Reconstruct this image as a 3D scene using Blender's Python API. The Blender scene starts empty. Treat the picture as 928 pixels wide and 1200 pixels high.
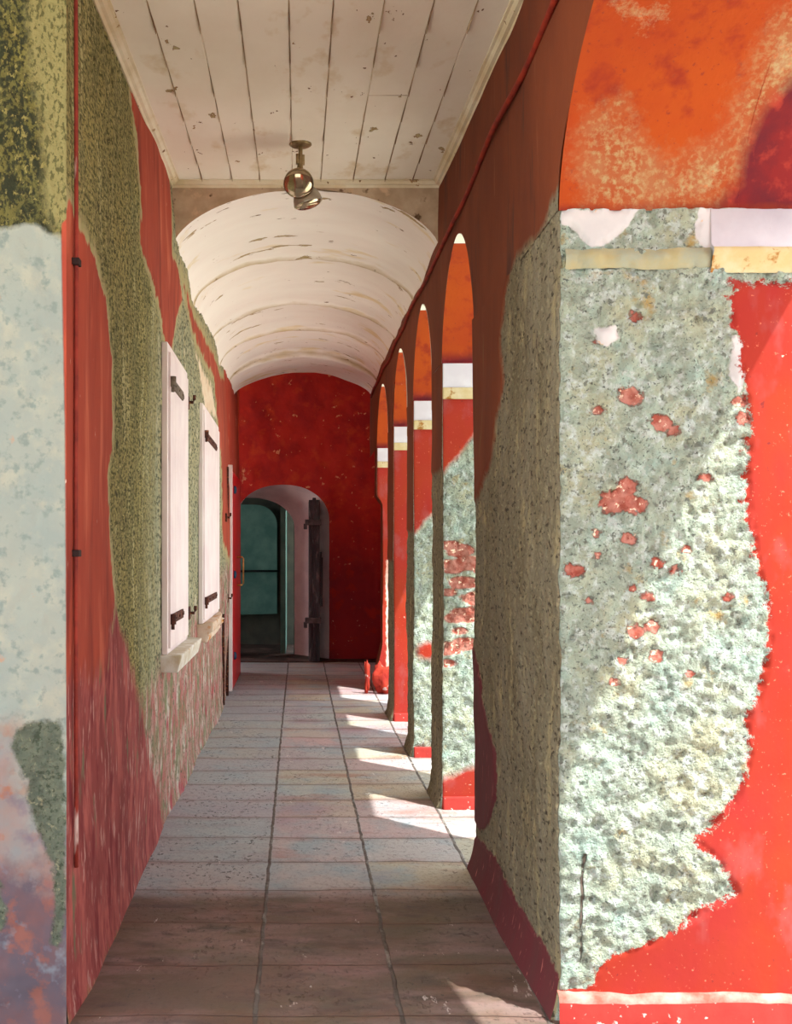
import bpy, bmesh, math, random
import numpy as np
from mathutils import Vector, Matrix
random.seed(7)
SC = bpy.context.scene
COL = SC.collection
F, CX, CY, EYE = 1250.0, 350.0, 645.0, 1.6      # measured focal length (px), vanishing point, eye height

# ------------------------------------------------------------ helpers
def lin(c):
    return tuple(((v/255)/12.92 if v/255 <= .04045 else ((v/255+.055)/1.055)**2.4) for v in c)
def smooth(t): return t*t*(3-2*t)
def _h(ix, iy, iz, seed):
    n = (ix*374761393 + iy*668265263 + iz*2147483647 + seed*1274126177) & 0xffffffff
    n = ((n ^ (n >> 13))*1274126177) & 0xffffffff
    n = ((n ^ (n >> 16))*2246822519) & 0xffffffff
    return ((n ^ (n >> 15)) & 0xffffff)/float(0xffffff)
def vnoise(P, s, seed=0):
    Q = P*s; I = np.floor(Q).astype(np.int64); f = smooth(Q-I)
    r = 0
    for dx in (0, 1):
        for dy in (0, 1):
            for dz in (0, 1):
                w = (f[:, 0] if dx else 1-f[:, 0])*(f[:, 1] if dy else 1-f[:, 1])*(f[:, 2] if dz else 1-f[:, 2])
                r = r+w*_h(I[:, 0]+dx, I[:, 1]+dy, I[:, 2]+dz, seed)
    return r-.5
def fbm(P, s, o=3, seed=0):
    r = 0; a = 1
    for k in range(o):
        r = r+a*vnoise(P+k*3.17, s, seed+k*11); a *= .5; s *= 2.03
    return r
def sd(u, v, poly):
    """signed distance, positive inside"""
    P = np.array(poly, float); n = len(P)
    d = np.full(u.shape, 1e9); ins = np.zeros(u.shape, bool)
    for i in range(n):
        a = P[i]; b = P[(i+1) % n]; e = b-a; L = (e**2).sum()+1e-12
        t = np.clip(((u-a[0])*e[0]+(v-a[1])*e[1])/L, 0, 1)
        d = np.minimum(d, (u-a[0]-t*e[0])**2+(v-a[1]-t*e[1])**2)
        c = ((a[1] > v) != (b[1] > v))
        if abs(b[1]-a[1]) > 1e-9:
            c &= u < (b[0]-a[0])*(v-a[1])/(b[1]-a[1])+a[0]
            ins ^= c
    d = np.sqrt(d)
    return np.where(ins, d, -d)
def onX(c, pts):      # photo measurements -> (depth, height) on the wall plane x = c
    o = []
    for x, y in pts:
        Z = F*c/(x-CX); o.append((Z, EYE+(CY-y)*Z/F))
    return o
def onZ(c, pts):      # photo measurements -> (x, height) on the plane at depth c
    return [((x-CX)*c/F, EYE+(CY-y)*c/F) for x, y in pts]
def mx(*a):
    r = a[0]
    for b in a[1:]: r = np.maximum(r, b)
    return r

def link(name, me, mats=(), parent=None, loc=None):
    o = bpy.data.objects.new(name, me); COL.objects.link(o)
    for m in (mats if isinstance(mats, (list, tuple)) else [mats]): me.materials.append(m)
    if parent is not None:
        o.parent = parent
        off = Vector((0, 0, 0)); q_ = parent
        while q_ is not None: off += q_.location; q_ = q_.parent
        me.transform(Matrix.Translation(-off))
    elif loc is not None:
        me.transform(Matrix.Translation(-Vector(loc))); o.location = loc
    return o
def tag(o, label, cat, group=None, kind=None):
    o['label'] = label; o['category'] = cat
    if group: o['group'] = group
    if kind: o['kind'] = kind
    return o
def struct(o, label=None):
    o['kind'] = 'structure'
    if label: o['label'] = label
    return o
def thing(name, loc, label, cat, group=None, kind=None):
    o = bpy.data.objects.new(name, None); COL.objects.link(o); o.location = loc
    o.empty_display_size = .1
    if kind == 'structure': return struct(o, label)
    return tag(o, label, cat, group)
def grid_mesh(name, P, nu, nv, attrs=None, closed=False, flip=False, smooth_=True):
    """P shape (nu*nv,3), u major"""
    me = bpy.data.meshes.new(name)
    idx = np.arange(nu*nv).reshape(nu, nv)
    ii = idx if not closed else np.vstack([idx, idx[:1]])
    a = ii[:-1, :-1].ravel(); b = ii[1:, :-1].ravel(); c = ii[1:, 1:].ravel(); d = ii[:-1, 1:].ravel()
    Fq = np.stack([a, d, c, b] if flip else [a, b, c, d], 1)
    me.vertices.add(len(P)); me.vertices.foreach_set('co', np.ascontiguousarray(P, dtype=np.float32).ravel())
    me.loops.add(Fq.size); me.loops.foreach_set('vertex_index', Fq.ravel().astype(np.int32))
    me.polygons.add(len(Fq)); me.polygons.foreach_set('loop_start', np.arange(0, Fq.size, 4, dtype=np.int32))
    me.update(calc_edges=True); me.validate()
    me.polygons.foreach_set('use_smooth', np.full(len(me.polygons), smooth_))
    for k, v in (attrs or {}).items():
        at = me.attributes.new(k, 'FLOAT', 'POINT'); at.data.foreach_set('value', np.asarray(v, dtype=np.float32))
    return me
def add_box(bm, x0, x1, y0, y1, z0, z1, bev=0):
    r = bmesh.ops.create_cube(bm, size=1)
    bmesh.ops.scale(bm, vec=(x1-x0, y1-y0, z1-z0), verts=r['verts'])
    bmesh.ops.translate(bm, vec=((x0+x1)/2, (y0+y1)/2, (z0+z1)/2), verts=r['verts'])
    if bev:
        es = list({e for v in r['verts'] for e in v.link_edges})
        bmesh.ops.bevel(bm, geom=es, offset=bev, segments=2, affect='EDGES', profile=.6)
def bm_done(bm, name, mat, parent=None, loc=None, sm=False):
    me = bpy.data.meshes.new(name); bmesh.ops.recalc_face_normals(bm, faces=bm.faces)
    bm.to_mesh(me); bm.free()
    if sm:
        for p in me.polygons: p.use_smooth = True
    return link(name, me, mat, parent, loc)
def boxes(name, bl, mat, parent=None, bev=.003, loc=None):
    bm = bmesh.new()
    for b in bl: add_box(bm, *b, bev=bev)
    return bm_done(bm, name, mat, parent, loc)
def tube(bm, pts, r, seg=8, cap=True):
    pts = [Vector(p) for p in pts]; rings = []
    for i, p in enumerate(pts):
        t = (pts[min(i+1, len(pts)-1)]-pts[max(i-1, 0)]).normalized()
        up = Vector((0, 0, 1)) if abs(t.z) < .9 else Vector((1, 0, 0))
        a = t.cross(up).normalized(); b = t.cross(a)
        rr = r[i] if isinstance(r, (list, tuple)) else r
        rings.append([bm.verts.new(p+(a*math.cos(k*2*math.pi/seg)+b*math.sin(k*2*math.pi/seg))*rr) for k in range(seg)])
    for A, B in zip(rings, rings[1:]):
        for k in range(seg): bm.faces.new((A[k], A[(k+1) % seg], B[(k+1) % seg], B[k]))
    if cap: bm.faces.new(rings[0]); bm.faces.new(rings[-1])
def lathe(bm, prof, origin, axis, seg=28):
    ax = Vector(axis).normalized(); up = Vector((0, 0, 1)) if abs(ax.z) < .9 else Vector((1, 0, 0))
    a = ax.cross(up).normalized(); b = ax.cross(a); O = Vector(origin); rings = []
    for d, r in prof:
        if r < 1e-5: rings.append([bm.verts.new(O+ax*d)])
        else: rings.append([bm.verts.new(O+ax*d+(a*math.cos(k*2*math.pi/seg)+b*math.sin(k*2*math.pi/seg))*r) for k in range(seg)])
    for A, B in zip(rings, rings[1:]):
        for k in range(seg):
            k2 = (k+1) % seg
            if len(A) == 1: bm.faces.new((A[0], B[k2], B[k]))
            elif len(B) == 1: bm.faces.new((A[k], A[k2], B[0]))
            else: bm.faces.new((A[k], A[k2], B[k2], B[k]))

# ------------------------------------------------------------ materials
class N:
    def __init__(s, name, rough=.9):
        s.m = bpy.data.materials.new(name); s.m.use_nodes = True; s.t = s.m.node_tree
        s.b = s.t.nodes['Principled BSDF']; s.b.inputs['Roughness'].default_value = rough
        s.b.inputs['Specular IOR Level'].default_value = .25
        s.co = s.t.nodes.new('ShaderNodeTexCoord').outputs['Object']; s.cache = {}
    def n(s, typ, **kw):
        x = s.t.nodes.new(typ)
        for k, v in kw.items(): setattr(x, k, v)
        return x
    def put(s, sock, v):
        if hasattr(v, 'is_output') or hasattr(v, 'links'): s.t.links.new(v, sock)
        else: sock.default_value = v
    def math(s, op, a, b=0., clamp=False):
        x = s.n('ShaderNodeMath', operation=op, use_clamp=clamp); s.put(x.inputs[0], a); s.put(x.inputs[1], b); return x.outputs[0]
    def noise(s, scale, detail=4, stretch=(1, 1, 1), rough=.55, seed=0., dist=0.):
        k = (scale, detail, stretch, rough, seed, dist)
        if k in s.cache: return s.cache[k]
        mp = s.n('ShaderNodeMapping'); mp.inputs['Scale'].default_value = stretch; mp.inputs['Location'].default_value = (seed, seed*.7, seed*1.3)
        s.t.links.new(s.co, mp.inputs[0])
        x = s.n('ShaderNodeTexNoise'); x.inputs['Scale'].default_value = scale; x.inputs['Detail'].default_value = detail
        x.inputs['Roughness'].default_value = rough; x.inputs['Distortion'].default_value = dist
        s.t.links.new(mp.outputs[0], x.inputs['Vector']); s.cache[k] = x.outputs[0]
        return x.outputs[0]
    def mr(s, v, a, b, c=0., d=1.):
        x = s.n('ShaderNodeMapRange'); s.put(x.inputs[0], v)
        for i, q in enumerate((a, b, c, d)): x.inputs[i+1].default_value = q
        return x.outputs[0]
    def mix(s, f, a, b):
        x = s.n('ShaderNodeMix', data_type='RGBA'); s.put(x.inputs[0], f)
        for i, c in ((6, a), (7, b)):
            if isinstance(c, tuple): x.inputs[i].default_value = (*lin(c), 1)
            else: s.t.links.new(c, x.inputs[i])
        return x.outputs[2]
    def spec(s, S):
        """S = dict(a=rgb, b=rgb, sc=scale, st=stretch, sp=[(rgb, scale, thr, soft, stretch)])"""
        f = s.mr(s.noise(S.get('sc', 3), 5, S.get('st', (1, 1, 1)), .6, S.get('seed', 0.)), S.get('lo', .38), S.get('hi', .62))
        c = s.mix(f, S['a'], S.get('b', S['a']))
        for k, (rgb, sc, th, so, st) in enumerate(S.get('sp', [])):
            g = s.mr(s.noise(sc, 4, st, .6, 5.3+k*7.7+S.get('seed', 0.)), th-so, th+so)
            c = s.mix(g, c, rgb)
        return c
    def attr(s, name):
        x = s.n('ShaderNodeAttribute', attribute_name=name); return x.outputs['Fac']
    def finish(s, col, h=None, strength=.6, dist=.01):
        s.t.links.new(col, s.b.inputs['Base Color'])
        if h is not None:
            x = s.n('ShaderNodeBump'); x.inputs['Strength'].default_value = strength; x.inputs['Distance'].default_value = dist
            s.t.links.new(h, x.inputs['Height']); s.t.links.new(x.outputs[0], s.b.inputs['Normal'])
        return s.m
def wallmat(name, base, layers=(), bump=(40, .8), rough=.92, dist=.01, flat=False):
    s = N(name, rough)
    if flat:
        q = s.n('ShaderNodeMapping'); q.inputs['Scale'].default_value = (0, 1, 1); s.t.links.new(s.co, q.inputs[0]); s.co = q.outputs[0]
    col = s.spec(base)
    h = s.math('MULTIPLY', s.noise(base.get('bs', bump[0]), 4, (1, 1, 1), .65), base.get('bh', bump[1]))
    for k, L in enumerate(layers):
        d = s.attr(L['attr'])
        nz = s.math('MULTIPLY', s.math('SUBTRACT', s.noise(L.get('ns', 9), 6, L.get('st', (1, 1, 1)), L.get('nr', .65), 11.+k*3), .5), L.get('amp', .08))
        f = s.mr(s.math('ADD', s.math('ADD', d, nz), L.get('off', 0.)), -L.get('soft', .006), L.get('soft', .006))
        if 'op' in L: f = s.math('MULTIPLY', f, L['op'])
        col = s.mix(f, col, s.spec(L['c']))
        hl = s.math('ADD', s.math('MULTIPLY', s.noise(L.get('bs', 14), 3, (1, 1, 1), .5), L.get('bh', .15)), L.get('up', .5))
        x = s.n('ShaderNodeMix', data_type='FLOAT'); s.put(x.inputs[0], f); s.put(x.inputs[2], h); s.put(x.inputs[3], hl); h = x.outputs[0]
    return s.finish(col, h, 1., dist)
def simple(name, rgb, rough=.8, b=None, sc=6, metal=0., bh=.2, bs=60, sp=(), st=(1, 1, 1)):
    s = N(name, rough); s.b.inputs['Metallic'].default_value = metal
    c = s.spec(dict(a=rgb, b=b or rgb, sc=sc, sp=list(sp), st=st))
    return s.finish(c, s.math('MULTIPLY', s.noise(bs, 3), bh), .6, .004)

V1 = (1, 1, .18)       # vertical streaks
RED = dict(a=(150, 43, 24), b=(152, 54, 28), sc=1.6, sp=[((150, 42, 36), 2.6, .56, .12, (1, 1, .5)), ((150, 70, 66), 6, .62, .08, (1, 1, .6)), ((196, 110, 84), 70, .68, .03, (1, 1, 1)), ((216, 180, 160), 14, .72, .012, (1, 1, 1)), ((120, 40, 36), 40, .70, .02, (1, 1, 1))])
ORANGE = dict(a=(160, 68, 16), b=(152, 58, 18), sc=2, sp=[((134, 44, 22), 9, .60, .08, (1, 1, 1)), ((134, 54, 30), 60, .66, .03, (1, 1, 1))])
PLAST = dict(a=(160, 184, 172), b=(178, 182, 154), sc=3.5, sp=[((156, 168, 152), 10, .56, .08, (1, 1, 1)), ((194, 206, 198), 30, .57, .06, (1, 1, 1)), ((176, 154, 100), 8, .66, .05, (1, 1, 1)), ((120, 128, 116), 34, .62, .04, (1, 1, 1)), ((100, 108, 100), 85, .63, .04, (1, 1, 1))], bs=75, bh=1.9)
SHADE_PLAST = dict(a=(126, 118, 98), b=(110, 100, 76), sc=3, st=(1, 1, .4), sp=[((150, 138, 104), 9, .60, .06, (1, 1, .3)), ((140, 132, 104), 60, .60, .05, (1, .6, 1)), ((66, 58, 44), 46, .60, .04, (1, .6, 1))], bs=40, bh=1.)
MAROON = dict(a=(104, 46, 50), b=(94, 52, 52), sc=5, st=V1, sp=[((166, 100, 92), 40, .66, .03, V1)])
WHITE = dict(a=(196, 194, 192), b=(184, 184, 184), sc=6, sp=[((200, 170, 140), 20, .70, .02, (1, 1, 1))])
BRICK = dict(a=(140, 70, 56), b=(172, 118, 104), sc=22, sp=[((232, 206, 180), 36, .62, .03, (1, 1, 1)), ((120, 46, 36), 25, .66, .03, (1, 1, 1))], bs=60, bh=.6)
CREAM = dict(a=(166, 156, 112), b=(168, 154, 116), sc=10, sp=[((214, 150, 100), 60, .60, .04, (1, 1, 1))], bs=60, bh=.5)

M_red_side = None
def L(attr, c, **k): return dict(attr=attr, c=c, **k)

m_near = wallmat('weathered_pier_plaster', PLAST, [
    L('side', SHADE_PLAST, amp=.02, soft=.012, bs=40, bh=1., up=0.),
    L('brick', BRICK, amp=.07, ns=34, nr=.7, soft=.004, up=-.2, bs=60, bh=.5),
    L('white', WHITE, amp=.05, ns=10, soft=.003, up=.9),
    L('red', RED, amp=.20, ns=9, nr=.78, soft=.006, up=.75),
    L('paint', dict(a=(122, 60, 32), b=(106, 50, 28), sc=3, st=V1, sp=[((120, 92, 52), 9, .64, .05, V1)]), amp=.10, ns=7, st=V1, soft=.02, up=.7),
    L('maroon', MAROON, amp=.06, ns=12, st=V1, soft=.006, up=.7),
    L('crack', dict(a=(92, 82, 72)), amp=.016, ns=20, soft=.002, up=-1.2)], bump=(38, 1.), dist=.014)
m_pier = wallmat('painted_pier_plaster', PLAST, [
    L('side', SHADE_PLAST, amp=.02, soft=.012, bs=40, bh=1., up=0.),
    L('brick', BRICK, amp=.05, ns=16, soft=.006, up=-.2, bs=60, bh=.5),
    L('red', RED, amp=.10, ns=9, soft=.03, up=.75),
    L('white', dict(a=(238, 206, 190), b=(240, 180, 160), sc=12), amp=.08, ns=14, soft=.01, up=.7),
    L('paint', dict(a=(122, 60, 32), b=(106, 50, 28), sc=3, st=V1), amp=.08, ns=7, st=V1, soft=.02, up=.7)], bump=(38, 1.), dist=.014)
m_arcade = wallmat('russet_arcade_paint', dict(a=(122, 60, 32), b=(106, 50, 28), sc=2.5, st=(1, 1, .4), sp=[((84, 46, 34), 6, .63, .06, V1), ((132, 78, 50), 9, .68, .05, V1)], bs=12, bh=.25), [
    L('plaster', SHADE_PLAST, amp=.10, ns=7, st=V1, soft=.02, up=0., bs=40, bh=1.)])
m_soffit = wallmat('orange_arch_paint', dict(ORANGE, bs=30, bh=.3), [
    L('haze', dict(a=(150, 76, 40), b=(152, 98, 62), sc=9, sp=[((160, 136, 94), 50, .56, .10, (1, 1, 1))]), amp=.20, ns=12, nr=.75, soft=.06, up=.3),
    L('pale', CREAM, amp=.26, ns=12, nr=.8, soft=.04, off=-.03, up=.2),
    L('dark', dict(a=(118, 30, 30), b=(88, 26, 34), sc=6, sp=[((150, 52, 40), 14, .60, .08, (1, 1, 1))]), amp=.05, ns=7, soft=.03, up=.4),
    L('crown', dict(a=(232, 234, 220), b=(220, 226, 210), sc=10), amp=.004, soft=.003, up=.5),
    L('mottle', WHITE, amp=.35, ns=18, nr=.8, soft=.01, up=.5)])

PINKW = dict(a=(172, 128, 120), b=(160, 84, 76), sc=4, st=(1, 1, .6), sp=[((186, 180, 164), 9, .55, .08, (1, 1, .4)), ((122, 122, 90), 8, .55, .08, (1, 1, .55)), ((104, 104, 78), 22, .60, .06, (1, .7, .7)), ((90, 86, 66), 50, .62, .05, (1, .5, .8)), ((156, 52, 70), 9, .64, .06, (1, 1, .4))], bs=40, bh=.6)
OLIVE = dict(a=(158, 148, 92), b=(130, 126, 82), sc=5, st=(1, 1, .3), sp=[((186, 180, 130), 10, .60, .06, (1, 1, .12)), ((84, 84, 48), 62, .52, .05, (1, .45, 1)), ((66, 66, 42), 24, .64, .05, (1, .6, .6)), ((186, 176, 120), 80, .62, .03, (1, .45, 1))], bs=70, bh=1.)
m_left = wallmat('mossy_left_wall', OLIVE, [
    L('grey', dict(a=(146, 150, 122), b=(166, 160, 122), sc=8, st=V1, sp=[((84, 88, 68), 46, .54, .05, (1, .4, 1)), ((196, 190, 160), 14, .62, .04, (1, .7, .4))]), amp=.4, ns=5, st=V1, soft=.10, up=0., bs=60, bh=1.),
    L('pink', PINKW, amp=.8, ns=5, nr=.7, st=(1, 1, .25), soft=.08, off=.10, up=.2, bs=50, bh=.5),
    L('red', dict(a=(164, 160, 112), b=(176, 162, 122), sc=12), amp=.22, ns=7, nr=.7, st=(1, 1, .22), soft=.03, off=.05, up=.3),
    L('white', dict(a=(226, 214, 190), b=(214, 190, 160), sc=9), amp=.3, ns=8, st=(1, 1, .3), soft=.02, up=.4),
    L('red', dict(a=(170, 76, 54), b=(152, 64, 48), sc=3, st=(1, 1, .4), sp=[((190, 100, 74), 7, .62, .08, V1), ((126, 50, 40), 5, .60, .08, V1), ((206, 176, 156), 30, .71, .015, (1, 1, .2))]), amp=.20, ns=8, nr=.72, st=(1, 1, .2), soft=.008, up=.6),
    L('crimson', dict(a=(148, 74, 70), b=(128, 60, 58), sc=5, st=(1, 1, .4), sp=[((186, 140, 130), 24, .61, .04, (1, 1, .3)), ((176, 96, 88), 8, .56, .08, (1, 1, .4)), ((122, 46, 50), 12, .60, .05, (1, 1, .3)), ((112, 104, 80), 9, .66, .04, (1, 1, .3))]), amp=.42, ns=6, nr=.7, st=(1, 1, .3), soft=.05, up=.6),
    L('farred', dict(a=(176, 66, 44), b=(156, 54, 40), sc=5, st=V1, sp=[((232, 190, 160), 14, .68, .02, V1)]), amp=.5, ns=7, st=(1, 1, .2), soft=.02, up=.6)], dist=.012, flat=True)
m_front = wallmat('pale_blue_limewash', dict(a=(146, 152, 142), b=(136, 146, 140), sc=3, sp=[((156, 158, 144), 9, .58, .08, (1, 1, 1)), ((122, 134, 128), 26, .60, .06, (1, 1, 1)), ((164, 138, 120), 14, .71, .03, (1, 1, 1))], bs=12, bh=.6), [
    L('pinkish', dict(a=(146, 122, 114), b=(130, 130, 130), sc=5, sp=[((150, 106, 90), 8, .58, .04, (1, 1, 1)), ((120, 108, 116), 8, .60, .06, (1, 1, 1))]), amp=.3, ns=5, soft=.06, up=.5),
    L('dusk', dict(a=(112, 84, 86), b=(92, 84, 94), sc=6, sp=[((134, 88, 80), 10, .58, .05, (1, 1, 1)), ((120, 128, 138), 7, .64, .05, (1, 1, 1)), ((104, 96, 108), 16, .66, .03, (1, 1, 1))]), amp=.3, ns=5, soft=.05, up=.3),
    L('stain', dict(a=(98, 104, 88), b=(82, 90, 78), sc=22, sp=[((64, 72, 58), 60, .58, .04, (1, 1, 1)), ((128, 128, 104), 40, .64, .03, (1, 1, 1))]), amp=.10, ns=10, soft=.008, up=-.1, bs=70, bh=1.),
    L('moss', dict(a=(104, 98, 50), b=(88, 86, 48), sc=5, sp=[((42, 46, 30), 30, .52, .06, (1, 1, .7)), ((44, 46, 30), 80, .52, .05, (1, 1, .7)), ((132, 122, 70), 60, .62, .04, (1, 1, .7))]), amp=.05, ns=12, soft=.008, up=-.1, bs=60, bh=1.),
    L('mosspale', dict(a=(138, 130, 84), b=(124, 118, 76), sc=6, st=V1, sp=[((86, 84, 50), 70, .55, .04, (1, 1, .6))]), amp=.06, ns=8, soft=.02, up=0., bs=60, bh=1.),
    L('red', dict(a=(170, 76, 54), b=(152, 64, 48), sc=4, sp=[((230, 200, 180), 20, .70, .02, (1, 1, 1))]), amp=.006, ns=8, soft=.003, up=.6)], dist=.010)
m_far = wallmat('deep_red_end_wall', dict(a=(200, 54, 42), b=(186, 46, 42), sc=1.6, sp=[((160, 40, 42), 3.3, .58, .12, (1, 1, 1)), ((206, 74, 46), 5, .64, .1, (1, 1, 1)), ((224, 150, 110), 9, .675, .012, (1, 1, 1))], bs=9, bh=.6), [
    L('pale', dict(a=(222, 160, 120), b=(190, 90, 70), sc=9, sp=[((170, 40, 34), 12, .56, .03, (1, 1, 1))]), amp=.42, ns=9, nr=.75, soft=.006, up=.1),
    L('low_shade', dict(a=(150, 40, 44), b=(132, 36, 44), sc=2, sp=[((200, 130, 110), 11, .68, .012, (1, 1, 1)), ((160, 40, 36), 6, .6, .05, (1, 1, 1))]), amp=.7, ns=3, soft=.25, up=.3)])

def board_mat(name, a, b, chip=.70, stretch=(1, 1, 1), extra=(), ridge=False):
    s = N(name, .75)
    c = s.spec(dict(a=a, b=b, sc=2.5, st=stretch, sp=list(extra)+([] if ridge else [((214, 196, 160), 5, .66, .08, stretch)])))
    if ridge:  # olive shade under each rib step painted in, along with its peeled line
        g = s.mr(s.math('ADD', s.attr('seam_shade'), s.math('MULTIPLY', s.math('SUBTRACT', s.noise(9, 4, (.5, 1, 1)), .5), .9)), .45, .95, 0., .8)
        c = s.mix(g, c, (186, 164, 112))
        g = s.mr(s.math('ADD', s.attr('seam_shade'), s.math('MULTIPLY', s.math('SUBTRACT', s.noise(16, 4, (.6, 1, 1)), .5), 1.6)), 1.02, 1.1, 0., .8)
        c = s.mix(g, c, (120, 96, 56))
    nz = s.noise(5.5, 5, stretch, .62, 21.)
    c = s.mix(s.mr(nz, chip-.02, chip-.012), c, (150, 112, 62)); c = s.mix(s.mr(nz, chip-.008, chip), c, (178, 160, 118))
    nz2 = s.noise(15, 4, stretch, .6, 31.); c = s.mix(s.mr(nz2, chip+.025, chip+.03), c, (116, 84, 46))
    h = s.math('ADD', s.math('MULTIPLY', s.noise(20, 3, stretch), .3), s.mr(nz, chip-.02, chip, .8, 0.))
    return s.finish(c, h, .8, .006)
m_board = board_mat('peeling_white_boards', (238, 232, 216), (232, 224, 206), .68, (1, .55, 1))
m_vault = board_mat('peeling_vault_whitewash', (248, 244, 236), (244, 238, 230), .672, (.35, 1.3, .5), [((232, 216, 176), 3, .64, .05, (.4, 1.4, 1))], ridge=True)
m_trim = board_mat('grimy_white_trim', (226, 218, 194), (206, 190, 154), .66, (1, 1, 1))
m_header = simple('brown_header_plaster', (196, 174, 148), .9, (170, 146, 120), 5, sp=[((206, 176, 146), 9, .62, .05, (1, 1, 1)), ((96, 72, 50), 12, .66, .04, (1, 1, 1))])
m_white = simple('white_shutter_paint', (240, 230, 226), .55, (230, 216, 214), 3, sp=[((206, 170, 150), 12, .73, .02, V1)])
m_sill = simple('white_sill_plaster', (222, 220, 212), .85, (196, 184, 158), 9, bh=.5, sp=[((190, 130, 50), 12, .68, .02, (1, 1, 1))])
m_rust = simple('rusted_iron', (92, 50, 36), .8, (58, 34, 30), 20, metal=.1, bh=.7, bs=120, sp=[((150, 96, 60), 30, .62, .04, (1, 1, 1))])
m_iron = simple('grey_weathered_iron', (128, 116, 100), .7, (84, 70, 58), 20, metal=.2, bh=.7, bs=120)
m_cable = simple('red_painted_cable', (150, 44, 20), .7, (110, 30, 18), 8, bh=.3)
m_cablel = simple('maroon_painted_conduit', (150, 58, 44), .7, (110, 40, 34), 8, bh=.3, sp=[((200, 180, 170), 9, .66, .03, (1, 1, .3))])
m_reddoor = simple('glossy_red_door', (206, 26, 28), .35, (188, 20, 28), 4, bh=.1)
m_wood = simple('charcoal_door_wood', (74, 70, 74), .8, (58, 54, 58), 12, bh=.8, bs=30, st=V1, sp=[((104, 98, 98), 30, .62, .04, V1)])
m_brass = simple('worn_brass', (196, 150, 84), .4, (150, 110, 60), 20, metal=.7)
m_blue = simple('teal_bolt_paint', (20, 70, 96), .5)
m_reveal = simple('pinkish_white_reveal', (226, 204, 204), .9, (212, 188, 190), 4, bh=.4, bs=20)
m_teal = simple('dark_teal_plaster', (96, 132, 122), .9, (76, 112, 104), 3, bh=.4, bs=20)
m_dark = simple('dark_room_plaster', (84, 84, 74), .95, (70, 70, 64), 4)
m_plinthr = simple('red_plinth_paint', (178, 58, 50), .8, (160, 50, 44), 7, bh=.5, bs=30, sp=[((240, 200, 190), 30, .66, .03, (1, 1, 1))])
m_plinthw = simple('chalky_pink_ledge', (196, 150, 138), .85, (186, 88, 74), 9, bh=.5)
m_capw = simple('white_capital_band', (206, 206, 210), .85, (194, 192, 198), 5, bh=.3, bs=20, sp=[((188, 170, 160), 30, .70, .02, (1, 1, 1))])
m_capc = simple('cream_capital_moulding', (196, 186, 150), .85, (186, 168, 120), 9, bh=.3, sp=[((150, 106, 50), 12, .60, .03, (1, 1, 1))])
m_outer = simple('outer_red_wall', (206, 80, 50), .9, (190, 70, 46), 2)
m_ground = simple('pale_bounce_ground', (232, 226, 212), .95, (222, 214, 200), 1.5)  # unseen ground, kept pale to bounce light up to the ceiling
m_roof = simple('roof_underside', (214, 196, 170), .9)

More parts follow.
